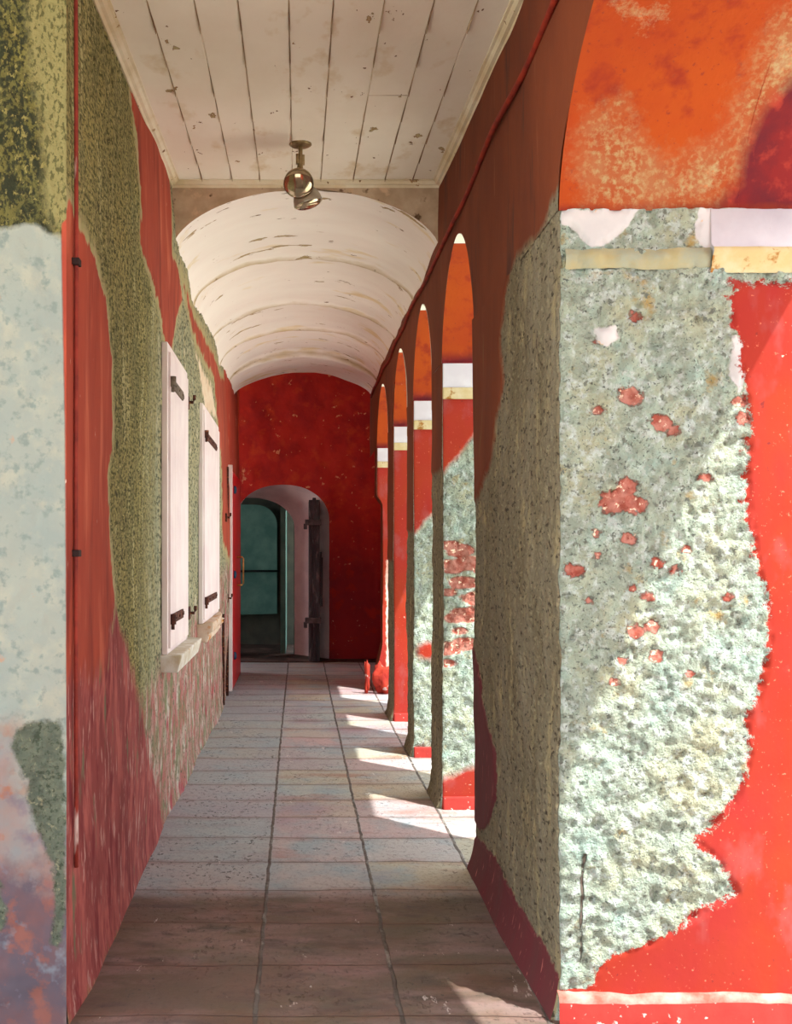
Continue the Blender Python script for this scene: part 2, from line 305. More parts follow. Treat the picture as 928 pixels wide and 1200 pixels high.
def floor_mat():
    s = N('worn_stone_tiles', .62)
    sx = s.n('ShaderNodeSeparateXYZ'); s.t.links.new(s.co, sx.inputs[0])
    wob = s.math('MULTIPLY', s.math('SUBTRACT', s.noise(7, 4), .5), .022)
    X = s.math('ADD', sx.outputs[0], wob)
    wob2 = s.math('MULTIPLY', s.math('SUBTRACT', s.noise(6, 3, seed=9.), .5), .024)
    Y = s.math('ADD', sx.outputs[1], wob2)
    U = s.math('DIVIDE', s.math('ADD', X, .15), .503); V = s.math('DIVIDE', s.math('SUBTRACT', Y, 5.04), .455)
    fu = s.math('FLOOR', U); fv = s.math('FLOOR', V)
    fu = s.math('MAXIMUM', fu, -1.)                        # the left row is one wide tile
    du = s.math('ABSOLUTE', s.math('SUBTRACT', U, s.math('ROUND', s.math('MAXIMUM', U, -.4))))
    dv = s.math('ABSOLUTE', s.math('SUBTRACT', V, s.math('ROUND', V)))
    ju = s.mr(du, .010, .020, 1., 0.); jv = s.mr(dv, .006, .015, 1., 0.)
    cv = s.n('ShaderNodeCombineXYZ'); s.t.links.new(fu, cv.inputs[0]); s.t.links.new(fv, cv.inputs[1])
    wn = s.n('ShaderNodeTexWhiteNoise', noise_dimensions='3D'); s.t.links.new(cv.outputs[0], wn.inputs['Vector'])
    r = wn.outputs['Value']; sp = s.n('ShaderNodeSeparateColor'); s.t.links.new(wn.outputs['Color'], sp.inputs[0])
    c = s.mix(r, (182, 156, 154), (168, 174, 170))
    c = s.mix(s.mr(sp.outputs[1], .55, .9, 0., .7), c, (176, 168, 140))
    c = s.mix(s.mr(s.noise(3.2, 5, (1, 1, 1), .6, 3.), .46, .66, 0., .85), c, (144, 160, 166))
    c = s.mix(s.mr(s.noise(2.2, 5, (.5, 1.4, 1), .65, 13.), .54, .70, 0., .6), c, (150, 92, 74))
    c = s.mix(s.mr(s.noise(1.1, 3, (1, 1, 1), .6, 43.), .50, .66, 0., .5), c, (148, 118, 134))
    left = s.math('MULTIPLY', s.mr(sx.outputs[0], -.18, -.10, 1., 0.), s.mr(sx.outputs[1], 4.9, 5.2))
    c = s.mix(s.math('MULTIPLY', left, .55), c, (152, 162, 166))
    spk = s.mr(s.noise(36, 5, (1, .6, 1), .7, 23.), .58, .64)
    pat = s.mr(s.noise(2.6, 3, (1, 1, 1), .6, 33.), .44, .58)
    c = s.mix(s.math('MULTIPLY', s.math('MULTIPLY', spk, pat), s.math('ADD', s.math('MULTIPLY', left, .55), .3)), c, (70, 66, 60))
    near = s.mr(s.math('ADD', sx.outputs[1], s.math('MULTIPLY', s.noise(4, 4), .1)), 5.10, 4.95)  # near tiles are browner, and the foreground shade is put into their colour
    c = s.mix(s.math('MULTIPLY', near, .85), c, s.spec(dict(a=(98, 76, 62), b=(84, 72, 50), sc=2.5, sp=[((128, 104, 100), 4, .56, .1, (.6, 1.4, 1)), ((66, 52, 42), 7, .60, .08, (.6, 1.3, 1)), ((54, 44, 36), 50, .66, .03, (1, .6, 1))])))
    # cement dragged along the row joints, dark gaps across
    c = s.mix(s.math('MULTIPLY', s.mr(s.math('ADD', dv, s.math('MULTIPLY', s.math('SUBTRACT', s.noise(6, 5, seed=71.), .5), .35)), 0., .13, .34, 0.), 1.), c, (120, 84, 66))
    c = s.mix(s.math('MULTIPLY', s.mr(s.noise(60, 4, (1, .6, 1), .7, 81.), .52, .66), .35), c, (84, 74, 66))
    c = s.mix(s.math('MULTIPLY', jv, s.math('SUBTRACT', .55, s.math('MULTIPLY', left, .4))), c, (96, 74, 66))
    c = s.mix(ju, c, s.spec(dict(a=(104, 98, 92), b=(76, 68, 62), sc=9, sp=[((140, 140, 134), 14, .60, .06, (1, .5, 1))])))
    sc = s.mr(s.noise(9, 5, (1, .35, 1), .7, 51.), .66, .68); c = s.mix(s.math('MULTIPLY', sc, .6), c, (214, 206, 200))
    h = s.math('SUBTRACT', s.math('ADD', s.math('MULTIPLY', s.noise(22, 4), .5), s.math('MULTIPLY', ju, .5)), s.math('ADD', s.math('MULTIPLY', jv, 1.1), s.math('MULTIPLY', s.math('MULTIPLY', spk, pat), .5)))
    s.b.inputs['Specular IOR Level'].default_value = .35
    return s.finish(c, h, 1., .008)
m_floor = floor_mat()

# ------------------------------------------------------------ measured layout
XL, XR = -.784, .888
XO, XO0 = 1.5, 2.0             # outer faces of the arcade, and of its thick first bay
SPR, CRN = 2.76, 3.37           # arch springing and crown heights
PIERS = [(3.64, 5.40), (6.62, 7.13), (8.28, 8.76), (10.0, 10.62), (12.1, 12.4)]
ARCH = [(1.9, 3.64), (5.40, 6.62), (7.13, 8.28), (8.76, 10.0), (10.62, 12.1)]
ZH, ZV = 6.8, 13.3              # header that starts the vault, end of the vault
def ceil_h(z): return EYE+2.35-.058*(ZH-z)
def vault_h(x, z=0):
    t = np.clip((x-.045)/.862, -1, 1); return 3.5+.40*np.sqrt(np.maximum(0, 1-t*t))**1.15

# ---- floor and ground
me = grid_mesh('floor', np.array([[x, y, 0] for x in np.linspace(-4, XO+.05, 30) for y in np.linspace(-1.2, 19, 120)]), 30, 120)
P = np.array([v.co[:] for v in me.vertices]); 
for v, d in zip(me.vertices, fbm(P, 2.2, 3)*.010-.004): v.co.z += d
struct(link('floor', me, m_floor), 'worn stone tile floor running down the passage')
me = grid_mesh('ground', np.array([[x, y, -.06] for x in (-30, 40) for y in (-40, 40)]), 2, 2)
struct(link('ground', me, m_ground), 'unseen pale ground outside, added to bounce light into the arcade')

# ---- ceiling of boards (v-grooved, slightly rising to the back)
xs = []
bx = -.784
edges = [-.82, -.61, -.42, -.245, -.04, .14, .345, .545, .72, .92]
prof = [(-4.0, 0)]
for e in edges: prof += [(e-.004, 0), (e, .007), (e+.004, 0)]
ys = np.linspace(.6, ZH, 50)
P = []
for (x, g) in prof:
    for y in ys: P.append((x, y, ceil_h(y)+g))
P = np.array(P); P[:, 2] += fbm(P, 1.5, 2, 4)*.008
me = grid_mesh('ceiling', P, len(prof), len(ys), smooth_=False, flip=True)
struct(link('ceiling', me, m_board), 'peeling white board ceiling over the near end')
# groove strips read as dark gaps: thin recessed battens
m_gap = simple('board_gap_grime', (132, 106, 76), .95, (196, 176, 146), 5, st=(1, .6, 1))
bl = []
for e in edges[1:-1]:
    for a, b in zip(np.linspace(2, ZH-.05, 14)[:-1], np.linspace(2, ZH-.05, 14)[1:]):
        if random.random() < .93: bl.append((e-.0014, e+.0014, a, b, ceil_h((a+b)/2)-.0035, ceil_h((a+b)/2)+.02))
for e, z in ((6, 5.3), (2, 6.25), (4, 5.2)):
    bl.append((edges[e]+.004, edges[e+1]-.004, z, z+.004, ceil_h(z)-.002, ceil_h(z)+.02))
o = boxes('board_gaps', bl, m_gap, None, 0); o.name = 'trim_4'; struct(o, 'dark gaps between the ceiling boards')
def sweep(name, secs, path, mat):
    """extrude section (list of (a,b)) along path [(origin, adir, bdir)]"""
    P = []
    for (O, A, B) in path:
        for a, b in secs: P.append(Vector(O)+Vector(A)*a+Vector(B)*b)
    return link(name, grid_mesh(name, np.array([p[:] for p in P]), len(path), len(secs), smooth_=False), mat)
sec = [(0, 0), (0, -.040), (.012, -.045), (.020, -.030), (.036, -.028), (.048, -.012), (.060, -.010), (.060, 0)]
struct(sweep('trim_1', sec, [((XL-.03, y, ceil_h(y)+.004), (1, 0, 0), (0, 0, 1)) for y in np.linspace(1, ZH, 30)], m_trim), 'grimy white moulding on the left ceiling edge')
struct(sweep('trim_2', sec, [((XR+.02, y, ceil_h(y)+.004), (-1, 0, 0), (0, 0, 1)) for y in np.linspace(1, ZH, 30)], m_trim), 'grimy white moulding on the right ceiling edge')
struct(sweep('trim_3', sec, [((x, ZH+.002, ceil_h(ZH)+.002), (0, -1, 0), (0, 0, 1)) for x in np.linspace(XL-.03, XR+.02, 12)], m_trim), 'grimy white moulding across the header')

# ---- header spandrel and vault
xs = np.linspace(-.86, .93, 60); P = []
for x in xs:
    for t in np.linspace(0, 1, 8): P.append((x, ZH, vault_h(x)*(1-t)+(ceil_h(ZH)+.05)*t))
me = grid_mesh('wall_header', np.array(P), 60, 8)
struct(link('wall_header', me, m_header), 'brown plaster header above the mouth of the vault')
nu, nv = 60, 300
xs = .045+.862*np.sin(np.linspace(-math.pi/2, math.pi/2, nu)); ysv = np.linspace(ZH, ZV, nv)
X, Y = np.meshgrid(xs, ysv, indexing='ij'); Zv = vault_h(X)
P = np.stack([X.ravel(), Y.ravel(), Zv.ravel()], 1)
tt = np.clip((P[:, 0]-.045)/.862, -1, 1); fade = 1-np.abs(tt)**6
P0 = P.copy()
wy = P[:, 1]+.10*fbm(P, 2.0, 2, 8)
seam_shade = np.zeros(len(P))
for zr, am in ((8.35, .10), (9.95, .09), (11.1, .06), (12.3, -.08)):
    seam_shade = np.maximum(seam_shade, np.exp(-((wy-zr+.03)/.075)**2)*(.72+.28*np.abs(tt)))
    P[:, 2] += fade*am*(1/(1+np.exp(-(wy-zr)/.012))*(np.exp(-np.maximum(0, wy-zr)/.6) if am > 0 else 1))       # each course steps up, then eases back
    P[:, 2] -= fade*.035*np.exp(-((wy-zr+.04)/.04)**2)
P[:, 2] += fade*fbm(P0, 5, 3, 2)*.014
me = grid_mesh('vault', P, nu, nv, dict(seam_shade=seam_shade), flip=True)
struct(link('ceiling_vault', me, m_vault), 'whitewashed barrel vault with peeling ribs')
m_ridge = None

# ---- left wall (side face x = XL)
nzs, nhs = 420, 170
zs = 3.6+(14.0-3.6)*np.linspace(0, 1, nzs)**1.5; hs = np.linspace(-.03, 4.1, nhs)
Zg, Hg = np.meshgrid(zs, hs, indexing='ij'); z = Zg.ravel(); h = Hg.ravel()
P = np.stack([np.full(z.size, XL), z, h], 1)
A = onX(XL, [(70, 268), (80, 235), (90, 262), (110, 300), (124, 350), (132, 420), (134, 500), (127, 560), (130, 640), (134, 700), (128, 760), (120, 815), (70, 850)])
C = onX(XL, [(70, 800), (120, 790), (134, 700), (148, 760), (160, 820), (172, 880), (186, 930), (193, 972), (140, 1090), (76, 1215), (60, 1240)])
B = onX(XL, [(158, 100), (166, 160), (170, 230), (167, 285), (177, 320), (188, 365), (193, 400), (199, 425), (202, 400), (207, 372), (214, 352), (209, 318), (201, 298), (203, 200), (180, 140)])
D = onX(XL, [(212, 318), (222, 368), (230, 400), (240, 425), (249, 445), (254, 520), (259, 560), (262, 640), (280, 700), (280, 440), (262, 440), (245, 402), (232, 370)])
red = mx(sd(z, h, A), sd(z, h, B), sd(z, h, D)*.6-.02)
crim = sd(z, h, C)
pinkd = np.minimum(1.05-h+.10*(z-6), .6)          # salt-stained foot of the wall
pinkd = mx(pinkd-.25, -1+0*z)
whi = sd(z, h, onX(XL, [(226, 395), (236, 420), (247, 450), (254, 495), (240, 488), (232, 440)]))-.05
att = dict(red=red, crimson=crim, pink=np.where(z < 4.9, -1, pinkd), white=whi, grey=(z-5.6)*.25-.05*(h-1.2), farred=np.where(h < 3.6, z-12.6+.9*np.clip((h-2.2), 0, 2), -1))
paint = np.clip(mx(red, crim)/.02, 0, 1)
P[:, 0] += (fbm(P, 1.1, 3, 3)*.035+(1-paint)*fbm(P*np.array([1, 1, .5]), 26, 2, 6)*.010+paint*.006)*np.clip((z-3.6)/.3, 0, 1)
P[:, 0] += np.clip((.10-h)/.1, 0, 1)**2*.008
P[:, 0] -= np.clip((h-3.0)/.9, 0, 1)*.03
me = grid_mesh('wall_left', P, nzs, nhs, att, flip=True)
struct(link('wall_left', me, m_left), 'mossy olive left wall with streaks of peeling red paint')
# near face of the left block (z = 3.6)
nx, nh2 = 160, 380
xs = XL-(4-.79)*np.linspace(0, 1, nx)**3; hs = np.linspace(-.03, 4.1, nh2)
Xg, Hg = np.meshgrid(xs, hs, indexing='ij'); x = Xg.ravel(); h = Hg.ravel()
P = np.stack([x, np.full(x.size, 3.6), h], 1)
def z36(p): return onZ(3.6, p)
att = dict(
    moss=sd(x, h, z36([(-900, -400), (90, -400), (90, 300), (76, 276), (60, 272), (40, 262), (10, 266), (-900, 266)])),
    mosspale=sd(x, h, z36([(28, -60), (95, -60), (95, 290), (70, 275), (52, 250), (50, 150), (34, 80)])),
    stain=mx(sd(x, h, z36([(8, 872), (28, 850), (48, 840), (72, 846), (77, 900), (77, 1085), (66, 1110), (56, 1105), (66, 1060), (62, 1010), (46, 975), (30, 940), (34, 915), (16, 892)])), sd(x, h, z36([(-30, 1000), (5, 1010), (18, 1060), (12, 1100), (-30, 1100)]))-.03),
    pinkish=sd(x, h, z36([(-900, 838), (10, 850), (40, 880), (50, 960), (90, 980), (90, 1300), (-900, 1300)])),
    dusk=sd(x, h, z36([(-900, 1020), (40, 1010), (90, 1050), (90, 1300), (-900, 1300)])),
    red=sd(x, h, z36([(72, 262), (95, 240), (95, 850), (78.5, 850), (76, 500), (72, 290)])))
cf = np.clip((XL-x)/.08, 0, 1)
P[:, 1] += fbm(P, 3.0, 4, 13)*.022*cf+fbm(P, 22, 3, 15)*.006*cf
mossy = np.clip(mx(att['moss'], att['stain'])/.02, 0, 1)
P[:, 1] += cf*mossy*(.008+fbm(P, 34, 2, 5)*.014)
me = grid_mesh('wall_front', P, nx, nh2, att, flip=False)
struct(link('wall_front', me, m_front), 'pale limewashed wall face at the near left corner')

# ---- right arcade: spandrel, soffits
def rise(t):
    s_ = np.abs(np.cos(t)); return np.maximum(0, 1-s_**1.75)**.56
def soff(z):
    for a, b in ARCH:
        if a < z < b:
            c = (a+b)/2; w = (b-a)/2; return SPR+(CRN-SPR)*rise(math.acos(max(-1, min(1, (z-c)/w))))
    return SPR
zz = [.2, 1.0, 1.899]
for (a, b), (p0, p1) in zip(ARCH, PIERS):
    zz += [(a+b)/2-(b-a)/2*math.cos(t) for t in np.linspace(0, math.pi, 41)]
    zz += list(np.linspace(p0, p1, max(3, int((p1-p0)/.05)))[1:-1])
zz.append(13.3)
zz = np.array(zz); nh3 = 26
P = []
for q in zz:
    s0 = soff(q)
    for t in np.linspace(0, 1, nh3): P.append((XR, q, s0+(4.15-s0)*t))
P = np.array(P); z = P[:, 1]; h = P[:, 2]
pl = onX(XR, [(720, 150), (672, 170), (656, 225), (645, 240), (640, 262), (615, 290), (600, 310), (592, 345), (586, 400), (590, 450), (583, 490), (578, 540), (562, 580), (552, 600), (552, 1000), (720, 1300)])
lower = np.clip((h-SPR)/.05, 0, 1)
P[:, 0] += fbm(P, 1.3, 3, 22)*.02
me = grid_mesh('wall_right', P, len(zz), nh3, dict(plaster=sd(z, h, pl)))
wr = struct(link('wall_right', me, m_arcade), 'russet painted wall above the arches')
for k, (a, b) in enumerate(ARCH):
    n1, n2 = 90, 60; xo = XO0 if k == 0 else XO
    th = np.linspace(0, math.pi, n1); c = (a+b)/2; w = (b-a)/2
    T, X = np.meshgrid(th, np.linspace(XR, xo, n2), indexing='ij')
    P = np.stack([X.ravel(), (c-w*np.cos(T)).ravel(), (SPR+(CRN-SPR)*rise(T)).ravel()], 1)
    px = CX+P[:, 0]/P[:, 1]*F; py = CY-(P[:, 2]-EYE)/P[:, 1]*F
    far = -np.cos(T.ravel())*-1
    neg = np.full(px.shape, -1.)
    if k == 0:
        u, v = P[:, 0], np.arctan2((P[:, 2]-SPR)/(CRN-SPR), (P[:, 1]-c)/w)     # across and round the soffit
        def on(pts):
            o = []
            for qx, qy in pts:      # intersect the sight line with the soffit once, then work in surface coordinates
                best = min(((abs((SPR+(CRN-SPR)*math.sin(t))-(EYE+(CY-qy)*(c+w*math.cos(t))/F)), t) for t in np.linspace(0, 1.9, 400)))
                zc = c+w*math.cos(best[1]); o.append(((qx-CX)*zc/F, best[1]*.62))
            return o
        v = v*.62
        D = dict(pale=mx(sd(u, v, on([(715, -6), (728, 26), (760, 32), (790, 18), (780, -6)]))-.02, sd(u, v, on([(855, 150), (862, 185), (850, 215), (820, 236), (760, 240), (700, 226), (740, 222), (800, 205), (840, 165), (880, 100), (895, 40), (960, 10), (960, 60), (915, 100)]))-.045),
                 haze=mx(sd(u, v, on([(690, 140), (720, 125), (750, 165), (790, 200), (850, 160), (870, 200), (840, 240), (760, 246), (690, 240), (680, 200)])), sd(u, v, on([(850, 150), (880, 80), (905, 20), (960, 0), (960, 90), (900, 130), (870, 190)]))),
                 dark=mx(sd(u, v, on([(824, 258), (846, 236), (864, 215), (868, 180), (890, 130), (925, 90), (1000, 50), (1000, 260)])), sd(u, v, on([(655, 262), (655, 248), (720, 246), (800, 244), (850, 240), (850, 262)]))-.006),
                 crown=neg, mottle=neg)
    else:
        sg = P[:, 1]-c
        D = dict(pale=neg, haze=neg, dark=np.where(P[:, 2] < SPR+.10, .05-(P[:, 2]-SPR), -1), crown=np.where(sg < .085, .05, .085-sg), mottle=(np.where(P[:, 2] > SPR+.3, -.06, -.3) if k == 3 else neg))
    P[:, 2] += fbm(P, 4, 3, 7)*.008*np.sin(T.ravel())
    me = grid_mesh('arch_soffit', P, n1, n2, D)
    me.flip_normals()
    link('arch_soffit', me, m_soffit, wr)
# outer face and top of the arcade
P = []
zo = zz
for q in zo:
    for t in (0, .5, 1): P.append((XO, q, soff(q)*(1-t)+4.2*t))
link('outer_face', grid_mesh('outer_face', np.array([p for p in P]), len(zo), 3, smooth_=False), m_outer, wr)
zo = [q for q in zz if q <= 4.6]+[4.6]
P = []
for q in zo:
    for t in (0, .5, 1): P.append((XO0, q, soff(q)*(1-t)+4.2*t))
link('outer_face', grid_mesh('outer_face', np.array(P), len(zo), 3, smooth_=False), m_outer, wr)
boxes('outer_return', [(XO, XO0, 4.58, 4.6, SPR, 4.2)], m_outer, wr, 0)

# ---- piers
def perim(poly, steps, r=.018):
    """walk the outline with rounded corners -> points, normals, face index"""
    n = len(poly); out = []
    for i in range(n):
        p = np.array(poly[i]); q = np.array(poly[(i+1) % n]); e = q-p; Ln = np.linalg.norm(e); e = e/Ln
        nrm = np.array([e[1], -e[0]])
        m = max(2, int(Ln/steps[i]))
        for t in np.linspace(r, Ln-r, m): out.append((*(p+e*t), *nrm, i))
        e2 = np.array(poly[(i+2) % n])-q; e2 = e2/np.linalg.norm(e2); n2 = np.array([e2[1], -e2[0]])
        if e[0]*e2[1]-e[1]*e2[0] > 0:
            cc = q-e*r-nrm*r
            for a in (.33, .67):
                m_ = nrm*(1-a)+n2*a; m_ /= np.linalg.norm(m_); out.append((*(cc+m_*r), *m_, i))
    return np.array(out)
BR = [(738, 465, 13), (700, 480, 7), (745, 370, 7), (775, 495, 11), (735, 570, 12), (722, 588, 17), (745, 592, 12), (672, 669, 10), (790, 505, 6), (737, 632, 8), (770, 660, 7), (806, 645, 6), (745, 740, 9), (765, 735, 8), (770, 770, 7), (729, 775, 5), (720, 800, 5), (700, 625, 5), (690, 705, 5), (828, 560, 6), (700, 400, 4), (760, 700, 6), (790, 668, 6), (740, 690, 5), (808, 790, 5), (850, 700, 5), (868, 470, 8), (872, 490, 9), (697, 650, 4)]
def make_pier(k, label):
    z0, z1 = PIERS[k]
    if k == 0: poly = [(XR, z0), (XO0, z0), (XO0, 4.6), (XO, 4.6), (XO, z1), (XR, z1)]; steps = [.0062, .1, .1, .1, .02, .0125]; dh = .008
    else: poly = [(XR, z0), (XO, z0), (XO, z1), (XR, z1)]; steps = [.012, .08, .08, .03]; dh = .014 if k < 3 else .025
    q = perim(poly, steps, .016); nh = int(SPR/dh)
    hs = np.linspace(-.02, SPR+.004, nh)
    nu = len(q)
    P = np.zeros((nu, nh, 3)); P[:, :, 0] = q[:, 0:1]; P[:, :, 1] = q[:, 1:2]; P[:, :, 2] = hs
    Nn = np.zeros((nu, nh, 3)); Nn[:, :, 0] = q[:, 2:3]; Nn[:, :, 1] = q[:, 3:4]
    P = P.reshape(-1, 3); Nn = Nn.reshape(-1, 3)
    x, z, h = P[:, 0], P[:, 1], P[:, 2]
    fr = -Nn[:, 1] > .6; si = -Nn[:, 0] > .6; bk = ~(fr | si)
    neg = np.full(x.shape, -1.)
    D = dict(side=np.where(si, .05, -.05), red=neg.copy(), white=neg.copy(), brick=neg.copy(), paint=neg.copy(), maroon=neg.copy(), crack=neg.copy())  # passage sides get darker plaster and browner paint, shade put into the colour
    if k == 0:
        R = onZ(z0, [(1400, 325), (858, 331), (850, 348), (857, 385), (864, 420), (866, 440), (874, 470), (878, 520), (874, 560), (877, 600), (884, 650), (895, 700), (901, 745), (896, 790), (884, 825), (872, 850), (877, 880), (862, 930), (842, 958), (812, 985), (834, 1003), (850, 1025), (860, 1045), (832, 1062), (800, 1082), (775, 1098), (745, 1108), (715, 1118), (698, 1140), (690, 1160), (640, 1172), (640, 1300), (1400, 1300)])
        D['red'] = np.where(fr, sd(x, h, R), -1)
        D['red'] = np.where(fr & (h < .10), .05, D['red'])
        W = mx(sd(x, h, onZ(z0, [(645, 245), (748, 245), (736, 266), (712, 285), (692, 292), (680, 276), (668, 264), (645, 262)])), sd(x, h, onZ(z0, [(818, 245), (1400, 245), (1400, 306), (842, 306), (826, 296), (812, 278)])),
               sd(x, h, onZ(z0, [(696, 385), (722, 380), (726, 398), (712, 408), (698, 404)])), sd(x, h, onZ(z0, [(858, 395), (872, 405), (874, 440), (866, 462), (856, 440)])))
        D['white'] = np.where(fr, W, -1)
        bb = neg.copy()
        for bx_, by_, br_ in BR:
            cx_, ch_ = onZ(z0, [(bx_, by_)])[0]; bb = mx(bb, br_*z0/F-np.hypot((x-cx_)*.85, (h-ch_)*1.15))
        D['brick'] = np.where(fr, bb, -1)
        D['crack'] = np.where(fr, sd(x, h, onZ(z0, [(684, 1000), (686, 1000), (682, 1030), (684, 1052), (680, 1080), (683, 1110), (681, 1134), (680, 1134), (681, 1110), (678, 1080), (681, 1052), (679, 1030)])), -1)
        pl = onX(XR, [(720, 150), (672, 170), (656, 225), (645, 240), (640, 262), (615, 290), (600, 310), (592, 345), (586, 400), (590, 450), (583, 490), (578, 540), (562, 580), (552, 600), (545, 1300), (760, 1300)])
        D['paint'] = np.where(si, -sd(z, h, pl), -1)
        mr_ = mx(sd(z, h, onX(XR, [(552, 740), (560, 770), (566, 820), (577, 880), (580, 925), (572, 968), (562, 975), (552, 960)])), sd(z, h, onX(XR, [(550, 975), (565, 985), (585, 1015), (612, 1065), (635, 1105), (648, 1130), (668, 1180), (668, 1350), (545, 1350)])))
        D['maroon'] = np.where(si, mr_, -1)
    else:
        f = 1250/z0
        if k == 1:
            D['red'] = np.where(fr, mx(h-(2.45-1.3*(x-XR)*-1-.55-1.9*(x-XR)), .20-h+.5*(x-XR)), -1)
            D['red'] = np.where(fr, mx((h-2.05)-(-1)*(x-XR)*1.4*-1*-1, .19-h+.35*(x-XR)), -1)
            D['red'] = np.where(fr, mx(h-(2.06+1.25*(x-XR)), .17-h+.45*(x-XR)), -1)
            bb = neg.copy()
            for hx, hh, hr in ((.93, 1.63, .04), (1.0, 1.60, .05), (.95, 1.50, .055), (1.06, 1.52, .06), (.92, 1.34, .03), (1.02, 1.40, .05), (1.05, 1.20, .06), (.97, 1.18, .04), (.93, .99, .05), (1.03, 1.02, .05), (1.12, 1.3, .06), (1.0, 1.1, .03), (.92, .9, .03), (1.2, 1.5, .07)):
                bb = mx(bb, hr*1.15-np.hypot((x-hx)*.6, (h-hh)*1.4))
            D['brick'] = np.where(fr, bb, -1); D['paint'] = np.where(si, h-2.1, -1)
        elif k == 2:
            D['red'] = np.where(fr, mx(h-(1.72+1.1*(x-XR)), .06-h, .07-np.hypot(x-.99, h-.82)), -1); D['paint'] = np.where(si, h-1.75, -1)
        elif k == 3:
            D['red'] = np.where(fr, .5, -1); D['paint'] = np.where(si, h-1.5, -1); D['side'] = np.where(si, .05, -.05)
        else:
            D['red'] = np.where(fr, .5, -1); D['paint'] = np.where(si, .5, -1)
            D['white'] = np.where(fr, np.minimum(1.5-h, x-(XR+.085))-.02, -1)
    paint = np.clip(mx(D['red'], D['paint'], D['maroon'], D['white'])/.02, 0, 1)
    rough = 1-paint
    d = fbm(P, 1.6, 3, 31+k)*.024
    d += rough*np.where(fr, 1, .35)*(fbm(P, 20, 2, 41)*.024+fbm(P, 52, 2, 43)*.016-np.clip(fbm(P, 30, 2, 47)-.22, 0, 1)*.05+np.abs(fbm(P*np.array([1, 1, 1.6]), 8, 2, 61))*-.022+.004)+paint*.008
    d -= np.clip(D['brick']/.02, 0, 1)*.006
    bkf = np.where(bk, 0, 1)
    P[:, 0] += Nn[:, 0]*d*bkf; P[:, 1] += Nn[:, 1]*d*bkf
    fl = np.clip((.16-h)/.16, 0, 1)**2*.035          # the foot spreads a little into the passage
    P[:, 0] -= np.where(si, fl*(k < 4), 0)
    if k == 4:    # the end pilaster is broken back below head height
        cut = np.clip((2.22-h)/.10, 0, 1)*np.clip((h-.25)/.3, 0, 1)
        P[:, 0] += np.where(x < XR+.07, cut*(XR+.065-x), 0)+fl*0
    base = thing('pier', ((XR+XO)/2, (z0+z1)/2, 0), label, 'pier', 'masonry piers of the arcade')
    me = grid_mesh('shaft', P, nu, nh, D, closed=True, flip=False)
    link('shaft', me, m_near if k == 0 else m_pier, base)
    # capital band on the two faces that carry an arch
    if k == 0:
        s = [(0, 0), (.006, 0), (.008, .12), (.030, .135), (.034, .150), (.020, .165), (.012, .19), (0, .215)]
        x0c = 1.40
        Pp = []
        for xx in np.linspace(x0c, XO0+.01, 40):
            for a, b in s[::1]: Pp.append((xx, z0-.012-a, SPR-b))
        Pp = np.array(Pp); Pp[:, 1] += fbm(Pp, 14, 3, 3)*.008
        w = [i for i, (a, b) in enumerate(s)]
        mec = grid_mesh('capital', Pp, 40, len(s), flip=False)
        mec.materials.clear()
        oc = link('capital', mec, [m_capw, m_capc], base)
        for p in mec.polygons:
            if (p.center.z+base.location.z) < SPR-.128: p.material_index = 1
        # weak worn continuation of the moulding to the left
        Pp = []
        for xx in np.linspace(XR+.02, x0c, 60):
            for a, b in ((0, .13), (.010, .145), (.016, .16), (.008, .185), (0, .2)): Pp.append((xx, z0-.004-a, SPR-b))
        Pp = np.array(Pp); Pp[:, 1] += fbm(Pp, 18, 3, 5)*.022; Pp[:, 2] += fbm(Pp, 10, 2, 9)*.02
        me2 = grid_mesh('worn_moulding', Pp, 60, 5)
        link('worn_moulding', me2, simple('worn_moulding_plaster', (160, 152, 112), .95, (146, 152, 132), 9, bh=.9, bs=60), base)
        Pp = []
        for xx in np.linspace(XR-.006, XO0+.02, 120):
            for a, b in ((-.01, .092), (.012, .088), (.024, .078), (.026, .066), (.026, -.01)): Pp.append((xx, z0-.008-a, b))
        Pp = np.array(Pp); Pp[:, 1] += fbm(Pp, 14, 3, 5)*.012; Pp[:, 2] += fbm(Pp, 8, 3, 9)*.012
        mep = grid_mesh('plinth', Pp, 120, 5); op = link('plinth', mep, [m_plinthr, m_plinthw], base)
        for p in mep.polygons:
            if p.center.z > .066: p.material_index = 1
    else:
        for f_, s_ in ((z0, -1), (z1, 1)):
            if k == 4 and s_ == 1: continue
            c0, c1 = sorted((f_, f_+s_*.022))
            cap = boxes('capital', [(XR+.004, XO-.01, c0, c1, SPR-.155, SPR-.002)], m_capw, base, .004)
            c0, c1 = sorted((f_, f_+s_*.034))
            boxes('moulding', [(XR+.002, XO-.01, c0, c1, SPR-.223, SPR-.152)], m_capc, cap, .008)
            if k < 4:
                c0, c1 = sorted((f_-s_*.01, f_+s_*.03))
                boxes('plinth', [(XR+.006, XO-.01, c0, c1, -.01, .075)], m_plinthr, base, .008)
                
    return base
make_pier(0, 'massive near pier of rough pale plaster with red paint peeling on its right side')
make_pier(1, 'narrow pier with exposed red brick halfway up, second from the camera')
make_pier(2, 'narrow pale pier with a faint pink smudge, third from the camera')
make_pier(3, 'slim pier painted red from top to floor, fourth from the camera')
make_pier(4, 'broken-edged red end pier beside the dark end wall')
# bulk of the wall behind the camera side of arch 0
struct(boxes('wall_return', [(XR, XO0, -1.0, 1.9, -.02, SPR+.02)], m_outer, None, .01), 'red pier beside the viewer')

struct(boxes('wall_end_infill', [(1.1, XO, 12.42, 13.3, -.02, SPR)], m_outer, None, 0), 'red infill wall behind the end pier')
